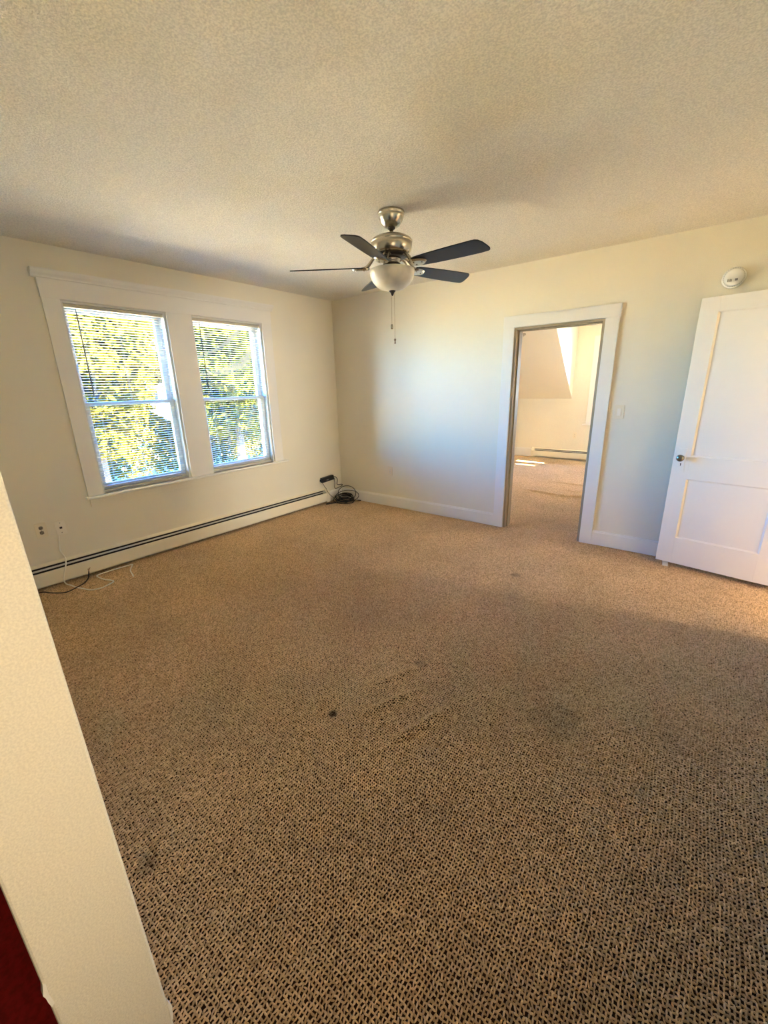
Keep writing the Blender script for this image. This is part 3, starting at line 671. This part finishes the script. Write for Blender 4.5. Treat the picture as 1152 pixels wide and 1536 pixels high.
# ------------------------------------------------------------------ wall plates
def plate(name, label, cat, loc, rz, m, w=0.070, h=0.115):
    r = empty(name, loc, label, cat); r.rotation_euler = (0, 0, rz)
    boxo('cover_plate', (-w / 2, w / 2, -0.006, 0.0, -h / 2, h / 2), m, r, 0.003); return r
def duplex(r, m, mh=M_hole):
    for s in (-1, 1):
        bm = B(); n = 16; pts = []
        for i in range(n):
            t = 2 * PI * i / n; pts.append((max(-0.0135, min(0.0135, 0.0165 * math.cos(t))), s * 0.0195 + 0.0145 * math.sin(t)))
        prism(bm, pts, 'y', -0.0085, -0.004); so = obj('socket', bm, m, r, 0.0006)
        bm = B()
        for dx, hh in ((-0.0062, 0.009), (0.0062, 0.007)): box(bm, dx - 0.0012, dx + 0.0012, -0.0089, -0.0080, s * 0.0195 - hh / 2 + 0.002, s * 0.0195 + hh / 2 + 0.002)
        lathe(bm, [(0, 0.0080), (0.0024, 0.0080), (0.0024, 0.0089), (0, 0.0089)], 10, Matrix.Translation((0, 0, s * 0.0195 - 0.0075)) @ RX)
        obj('slot', bm, mh, so)
    bm = B(); lathe(bm, [(0, 0.0055), (0.0032, 0.0055), (0.0026, 0.0075), (0, 0.008)], 12, RX); obj('screw', bm, M_nickel, r)
LW = PI / 2     # plates on the left wall face +x
o = plate('outlet', 'grimy cream outlet low on the left wall nearest the wall end', 'outlet', (0.0, -3.445, 0.493), LW, M_plate, 0.074, 0.12); duplex(o, M_grime)
jp = plate('jack_plate', 'white jack plate on the left wall with a white cord below it', 'wall plate', (0.0, -3.318, 0.480), LW, M_plate2, 0.070, 0.116)
for zz in (0.040, -0.040):
    bm = B(); lathe(bm, [(0, 0.0055), (0.0035, 0.0055), (0.003, 0.0075), (0, 0.008)], 12, Matrix.Translation((0, 0, zz)) @ RX); obj('screw', bm, M_hole, jp)
bm = B(); box(bm, -0.009, 0.009, -0.0075, -0.005, -0.008, 0.008); obj('jack', bm, M_hole, jp, 0.001)
o = plate('outlet', 'cream outlet low on the back wall left of the doorway', 'outlet', (0.888, 0.0, 0.466), 0, M_plate); duplex(o, M_plate2)
o = plate('outlet', 'ivory outlet on the far wall of the next room above its heater', 'outlet', (1.955, YF, 0.489), 0, M_plate); duplex(o, M_plate)
sw = plate('light_switch', 'ivory rocker light switch on the wall right of the doorway', 'switch', (3.423, 0.0, 1.257), 0, M_plate, 0.076, 0.118)
boxo('rocker_frame', (-0.018, 0.018, -0.0075, -0.005, -0.035, 0.035), M_plate, sw, 0.001)
bm = B(); prism(bm, [(-0.0070, -0.031), (-0.0115, -0.031), (-0.0085, 0.0), (-0.0085, 0.031), (-0.0070, 0.031)], 'x', -0.0145, 0.0145); obj('rocker', bm, M_plate2, sw, 0.0008)

# ------------------------------------------------------------------ cables and adapter
bm = B(); tube(bm, [(0.012, -3.345, 0.425), (0.010, -3.356, 0.365), (0.008, -3.362, 0.295), (0.012, -3.346, 0.240), (0.045, -3.350, 0.222), (0.078, -3.366, 0.185), (0.092, -3.395, 0.120), (0.095, -3.408, 0.070), (0.110, -3.400, 0.036),
                   (0.150, -3.383, 0.030), (0.209, -3.372, 0.028), (0.300, -3.343, 0.026), (0.373, -3.311, 0.024), (0.398, -3.263, 0.024), (0.397, -3.224, 0.024), (0.362, -3.147, 0.026), (0.315, -3.150, 0.027), (0.258, -3.175, 0.028), (0.185, -3.189, 0.030), (0.125, -3.188, 0.030),
                   (0.108, -3.160, 0.030), (0.104, -3.115, 0.030), (0.106, -3.03, 0.030), (0.110, -2.975, 0.030), (0.125, -2.905, 0.032), (0.150, -2.915, 0.030), (0.239, -2.966, 0.026), (0.345, -2.990, 0.021)], 0.0050, 8, 6)
cd = tag(obj('cord', bm, M_cord), 'thin white cord hanging from the jack plate and lying over the carpet', 'cord')
bm = B(); tube(bm, [(0.345, -2.990, 0.021), (0.372, -2.998, 0.020)], 0.0062, 8, 2); obj('plug', bm, M_cord, cd)
bm = B(); tube(bm, [(0.10, -3.70, 0.032), (0.098, -3.60, 0.030), (0.110, -3.556, 0.030), (0.185, -3.516, 0.028), (0.256, -3.447, 0.026), (0.241, -3.362, 0.034), (0.203, -3.303, 0.034), (0.125, -3.252, 0.034), (0.100, -3.236, 0.055), (0.094, -3.228, 0.080)], 0.0045, 8, 6)
bc = tag(obj('cord', bm, M_rubber), 'black cord on the carpet with frayed end leaning on the heater', 'cord')
bm = B()
for k in range(6):
    t = k * 1.05; tube(bm, [(0.094, -3.228, 0.078), (0.094 + 0.004 * math.cos(t), -3.226 + 0.005 * math.sin(t), 0.094), (0.093 + 0.008 * math.cos(t), -3.222 + 0.012 * math.sin(t), 0.106 + 0.004 * math.sin(k))], 0.0012, 5, 3)
obj('frayed_wire', bm, M_copper, bc)

pa = empty('power_adapter', (0.0, -0.300, 0.325), 'black power adapter high in the corner above the end of the long heater', 'adapter')
bm = B(); box(bm, 0.004, 0.048, -0.112, 0.112, -0.033, 0.033); ad = obj('housing', bm, M_black, pa, 0.006, 3); ad.rotation_euler = (math.radians(3), 0, 0)
boxo('rating_label', (0.0478, 0.0486, -0.035, 0.005, -0.014, -0.004), M_grey, pa)
boxo('strain_relief', (0.014, 0.034, 0.110, 0.132, -0.004, 0.012), M_black, pa, 0.004)
boxo('plug_end', (0.010, 0.038, -0.128, -0.110, -0.022, 0.010), M_black, pa, 0.004)
bm = B(); tube(bm, [(0.024, -0.176, 0.329), (0.026, -0.135, 0.322), (0.026, -0.103, 0.280), (0.026, -0.112, 0.215), (0.028, -0.075, 0.200), (0.030, -0.030, 0.196), (0.034, -0.016, 0.186), (0.030, -0.040, 0.168), (0.026, -0.100, 0.158), (0.026, -0.145, 0.158), (0.026, -0.166, 0.178), (0.024, -0.156, 0.240), (0.022, -0.160, 0.310)], 0.0048, 8, 6)
tag(obj('cord', bm, M_rubber), 'short black cord looped beside the power adapter in the corner', 'cord')
bm = B(); tube(bm, [(0.020, -0.404, 0.300), (0.022, -0.375, 0.258), (0.028, -0.352, 0.215), (0.060, -0.360, 0.200), (0.088, -0.365, 0.160), (0.094, -0.320, 0.105), (0.105, -0.275, 0.060), (0.150, -0.265, 0.018)], 0.0032, 8, 6)
tag(obj('cord', bm, M_rubber), 'thin black cord dropping from the power adapter over the heater end', 'cord')
# coil: many turns on the floor with two big loops leaning into the corner
bm = B(); pts = []
rc = random.Random(11)
turns = 9
for k in range(turns * 14):
    t = 2 * PI * k / 14; tn = k / 14
    rr = 0.105 + 0.020 * math.sin(tn * 2.1) + rc.uniform(-0.004, 0.004)
    lift = 0.010 + 0.0075 * tn + 0.030 * (0.5 + 0.5 * math.cos(t - 2.5)) * (0.3 + 0.12 * tn)
    cxx = 0.245 + 0.012 * math.sin(tn * 1.7); cyy = -0.190 + 0.012 * math.cos(tn * 2.3)
    pts.append((cxx + rr * 1.05 * math.cos(t), cyy + rr * 0.95 * math.sin(t), lift))
tube(bm, pts, 0.0046, 7, 3)
coil = tag(obj('cable_coil', bm, M_rubber), 'tangled black cable coil on the carpet in the corner', 'cable')
def big_loop(c, ax, az, r0, r1, ph):
    q = []
    for k in range(22):
        t = 2 * PI * k / 22 + ph; v = ax * (r0 * math.cos(t)) + az * (r1 * math.sin(t)); q.append(c + v)
    q.append(q[0]); return q
for c, ax, az, r0, r1 in ((Vector((0.20, -0.105, 0.105)), Vector((0.95, 0.30, 0)).normalized(), Vector((-0.10, 0.30, 0.95)).normalized(), 0.135, 0.102),
                          (Vector((0.245, -0.150, 0.078)), Vector((0.88, 0.45, 0.05)).normalized(), Vector((-0.20, 0.45, 0.8)).normalized(), 0.165, 0.085),
                          (Vector((0.22, -0.22, 0.050)), Vector((0.95, 0.2, 0.05)).normalized(), Vector((-0.2, 0.85, 0.42)).normalized(), 0.14, 0.10)):
    bm = B(); tube(bm, [(max(p.x, 0.024), min(p.y, -0.024), max(p.z, 0.008)) for p in big_loop(c, ax, az, r0, r1, 0.4)], 0.0045, 7, 3); obj('loose_loop', bm, M_rubber, coil)
bm = B(); tube(bm, [(0.16, -0.28, 0.012), (0.125, -0.36, 0.010), (0.110, -0.42, 0.010), (0.130, -0.44, 0.010), (0.16, -0.38, 0.010), (0.20, -0.29, 0.012)], 0.0045, 7, 5); obj('loose_loop', bm, M_rubber, coil)
bm = B(); tube(bm, [(0.33, -0.12, 0.010), (0.375, -0.085, 0.012), (0.40, -0.060, 0.012), (0.39, -0.035, 0.012), (0.34, -0.05, 0.012)], 0.0045, 7, 5); obj('loose_loop', bm, M_rubber, coil)

# ------------------------------------------------------------------ next room details
tw = empty('trim_3', (WN0, YF, WNS), 'white casing of the window at the right of the next room', 'window casing', kind='structure')
part('side_casing', (WN0 - 0.125, WN0, YF - 0.022, YF, WNS, WNT + 0.0), M_trim, tw)
part('side_casing', (WN1, WN1 + 0.12, YF - 0.022, YF, WNS, WNT + 0.0), M_trim, tw)
part('head_casing', (WN0 - 0.13, WN1 + 0.125, YF - 0.024, YF, WNT, WNT + 0.16), M_trim, tw)
part('stool', (WN0 - 0.18, WN1 + 0.18, YF - 0.05, YF, WNS - 0.024, WNS), M_trim, tw)
r = empty('window_3', (2.7, YF + 0.1, WNS), 'dormer window of the next room, mostly hidden by the doorway', 'window', kind='structure')
inv = Matrix.Translation(-r.location)
for nmz, yy, zb, zt in (('lower_sash', YF + 0.06, WNS, 1.46), ('upper_sash', YF + 0.10, 1.43, WNT)):
    bm = B(); s = 0.045
    box(bm, WN0, WN0 + s, yy, yy + 0.034, zb, zt); box(bm, WN1 - s, WN1, yy, yy + 0.034, zb, zt); box(bm, WN0 + s, WN1 - s, yy, yy + 0.034, zb, zb + s); box(bm, WN0 + s, WN1 - s, yy, yy + 0.034, zt - s, zt)
    so = obj(nmz, bm, M_sash); so.parent = r; so.matrix_parent_inverse = inv
    g = boxo('pane', (WN0 + s, WN1 - s, yy + 0.015, yy + 0.019, zb + s, zt - s), M_glass); g.parent = so
# casings added round two fill lamps on solid wall, out of view
for nm_, fx, yc_, zc_, hw_, hh_ in (('trim_4', 3.42, 2.6, 1.45, 0.66, 0.66), ('trim_5', 4.68, -4.0, 1.40, 0.50, 0.70)):
    tr = empty(nm_, (fx, yc_, zc_), 'white casing added round the unseen fill lamp in the next room' if nm_ == 'trim_4' else 'white casing added round the unseen fill lamp beside the camera', 'window casing', kind='structure')
    part('side_casing', (fx - 0.02, fx - 0.0005, yc_ - hw_ - 0.10, yc_ - hw_, zc_ - hh_, zc_ + hh_), M_trim, tr)
    part('side_casing', (fx - 0.02, fx - 0.0005, yc_ + hw_, yc_ + hw_ + 0.10, zc_ - hh_, zc_ + hh_), M_trim, tr)
    part('head_casing', (fx - 0.02, fx - 0.0005, yc_ - hw_ - 0.10, yc_ + hw_ + 0.10, zc_ + hh_, zc_ + hh_ + 0.11), M_trim, tr)
    part('stool', (fx - 0.05, fx - 0.0005, yc_ - hw_ - 0.12, yc_ + hw_ + 0.12, zc_ - hh_ - 0.025, zc_ - hh_), M_trim, tr)
# small twin fixture high on the slope
tf = empty('wall_bracket', (1.235, 3.415, 2.330), 'small twin bracket high on the sloping ceiling of the next room', 'bracket')
nrm = Vector((0, -(H - ZK), -(YF - YT))).normalized()
tf.rotation_euler = nrm.to_track_quat('Z', 'Y').to_euler()
for s in (-1, 1):
    bm = B(); lathe(bm, [(0, 0), (0.026, 0), (0.028, 0.006), (0.024, 0.012), (0, 0.012)], 20, Matrix.Translation((s * 0.045, 0, 0))); q = obj('mount', bm, M_bracket, tf)
    bm = B(); tube(bm, [(s * 0.045, 0, 0.010), (s * 0.045, -0.004, 0.045), (s * 0.050, 0.024, 0.062), (s * 0.052, 0.046, 0.046), (s * 0.050, 0.046, 0.030)], 0.006, 8, 5); obj('hook', bm, M_bracket, q)

# ------------------------------------------------------------------ outdoors: ground, trees and a neighbouring house seen through the blinds
GZ = -1.6
bm = B(); box(bm, -60, -0.3, -40, 40, GZ - 0.2, GZ); tag(obj('ground', bm, M_lawn), 'pale gravel yard outside below the windows', 'ground', kind='structure')
bm = B(); box(bm, -0.3, 40, 5.2, 40, GZ - 0.2, GZ); tag(obj('ground', bm, M_lawn), 'pale gravel yard outside behind the next room', 'ground', kind='structure')
def tree(x, y, zc, rx, rz, nleaf, ls, m, label, seed):
    rnd = random.Random(seed)
    t = empty('leafy_tree', (x, y, GZ), label, 'tree', 'trees outside the windows')
    bm = B(); top = zc - GZ
    tube(bm, [(0, 0, -0.05), (0.06, 0.04, top * 0.35), (-0.05, 0.08, top * 0.7), (0.0, 0, top + rz * 0.5)], lambda q: 0.16 * (1 - q) + 0.03, 8, 5)
    for k in range(9):
        a = rnd.uniform(0, 2 * PI); z0 = top * rnd.uniform(0.55, 1.0); l = rx * rnd.uniform(0.5, 0.9)
        tube(bm, [(0, 0, z0), (l * 0.5 * math.cos(a), l * 0.5 * math.sin(a), z0 + rnd.uniform(0.1, 0.6)), (l * math.cos(a), l * math.sin(a), z0 + rnd.uniform(0.2, 1.2))], lambda q: 0.05 * (1 - q) + 0.01, 6, 4)
    obj('trunk', bm, M_bark, t)
    V = []; Fc = []
    clumps = []
    while len(clumps) < 70:
        q = Vector((rnd.uniform(-1, 1), rnd.uniform(-1, 1), rnd.uniform(-1, 1)))
        if q.length < 1: clumps.append(Vector((q.x * rx, q.y * rx, q.z * rz)))
    for i in range(nleaf):
        c = rnd.choice(clumps) + Vector((rnd.gauss(0, 0.26), rnd.gauss(0, 0.26), rnd.gauss(0, 0.20))); c.z += top
        if c.z < 0.3: continue
        n = Vector((rnd.gauss(0, 1), rnd.gauss(0, 1), rnd.gauss(0.5, 1))).normalized(); u = n.orthogonal().normalized(); u.rotate(Matrix.Rotation(rnd.uniform(0, 6.28), 3, n)); v = n.cross(u)
        s = ls * rnd.uniform(0.6, 1.25); b0 = len(V)
        V += [c - u * s, c + v * s * 0.42 + u * s * -0.1, c + u * s + n * s * 0.15, c - v * s * 0.42 + u * s * -0.1]; Fc.append((b0, b0 + 1, b0 + 2, b0 + 3))
    me = bpy.data.meshes.new('foliage'); me.from_pydata([tuple(q) for q in V], [], Fc); me.materials.append(m)
    fo = bpy.data.objects.new('foliage', me); C.objects.link(fo); fo.parent = t; fo['kind'] = 'stuff'
tree(-9.6, 0.1, 2.3, 1.5, 2.6, 15000, 0.12, M_leaf1, 'yellow green leafy tree filling the left part of the left window', 21)
tree(-9.5, 4.6, 2.3, 1.6, 2.6, 15000, 0.12, M_leaf2, 'green leafy tree between the left and the right window', 22)
tree(-9.4, 9.1, 2.2, 1.55, 2.6, 12000, 0.12, M_leaf2, 'green leafy tree at the right edge of the right window', 23)
tree(-14.6, 2.1, 3.1, 1.9, 3.0, 15000, 0.15, M_leaf1, 'far yellow green tree behind the nearer trees on the left', 24)
tree(-14.9, 7.8, 3.1, 2.0, 3.0, 15000, 0.15, M_leaf2, 'far green tree behind the nearer trees on the right', 25)
tree(-20.5, 5.0, 3.9, 2.4, 3.6, 14000, 0.19, M_leaf1, 'farthest yellow green tree in front of the pale house', 26)
tree(-20.5, 11.0, 3.9, 2.4, 3.6, 14000, 0.19, M_leaf2, 'farthest green tree on the right in front of the pale house', 27)
def hedge(x, y0, y1, h, d, nleaf, ls, m, label, seed):
    rnd = random.Random(seed); ym = (y0 + y1) / 2
    t = empty('leafy_hedge', (x, ym, GZ), label, 'hedge')
    bm = B(); k = y0 + 0.3
    while k < y1: tube(bm, [(0, k - ym, -0.05), (rnd.uniform(-.1, .1), k - ym + rnd.uniform(-.15, .15), h * 0.8)], lambda q: 0.03 * (1 - q) + 0.008, 6, 1); k += 0.5
    obj('stem', bm, M_bark, t)
    V = []; Fc = []
    for i in range(nleaf):
        yy = rnd.uniform(y0, y1) - ym; top = h * (0.88 + 0.12 * math.sin(yy * 2.3) * math.sin(yy * 0.9 + 1))
        c = Vector((rnd.gauss(0, 0.4) * d, yy, 0.1 + (top - 0.1) * rnd.random() ** 0.7))
        n = Vector((rnd.gauss(0.4, 1), rnd.gauss(0, 1), rnd.gauss(0.5, 1))).normalized(); u = n.orthogonal().normalized(); u.rotate(Matrix.Rotation(rnd.uniform(0, 6.28), 3, n)); v = n.cross(u)
        s = ls * rnd.uniform(0.6, 1.25); b0 = len(V)
        V += [c - u * s, c + v * s * 0.45 - u * s * 0.1, c + u * s + n * s * 0.15, c - v * s * 0.45 - u * s * 0.1]; Fc.append((b0, b0 + 1, b0 + 2, b0 + 3))
    me = bpy.data.meshes.new('foliage'); me.from_pydata([tuple(q) for q in V], [], Fc); me.materials.append(m)
    fo = bpy.data.objects.new('foliage', me); C.objects.link(fo); fo.parent = t; fo['kind'] = 'stuff'
hedge(-12.4, -0.5, 12.5, 2.5, 0.35, 24000, 0.10, M_leaf1, 'clipped yellow green hedge behind the nearest trees', 31)
nb = empty('neighbour_house', (-29, 11.5, GZ), 'pale neighbouring house glimpsed through leaves and blinds', 'house')
boxo('wall', (-3.5, 3.5, -4.5, 4.5, 0, 4.6), M_siding, nb)
bm = B(); prism(bm, [(-4.0, 4.5), (4.0, 4.5), (0, 7.0)], 'y', -4.8, 4.8); obj('roof', bm, M_roof, nb)
for yy in (-2.6, 0.0, 2.6):
    f = boxo('window', (3.45, 3.56, yy - 0.5, yy + 0.5, 2.4, 3.8), M_sash, nb); boxo('pane', (3.55, 3.58, yy - 0.42, yy + 0.42, 2.48, 3.72), M_dark, f)
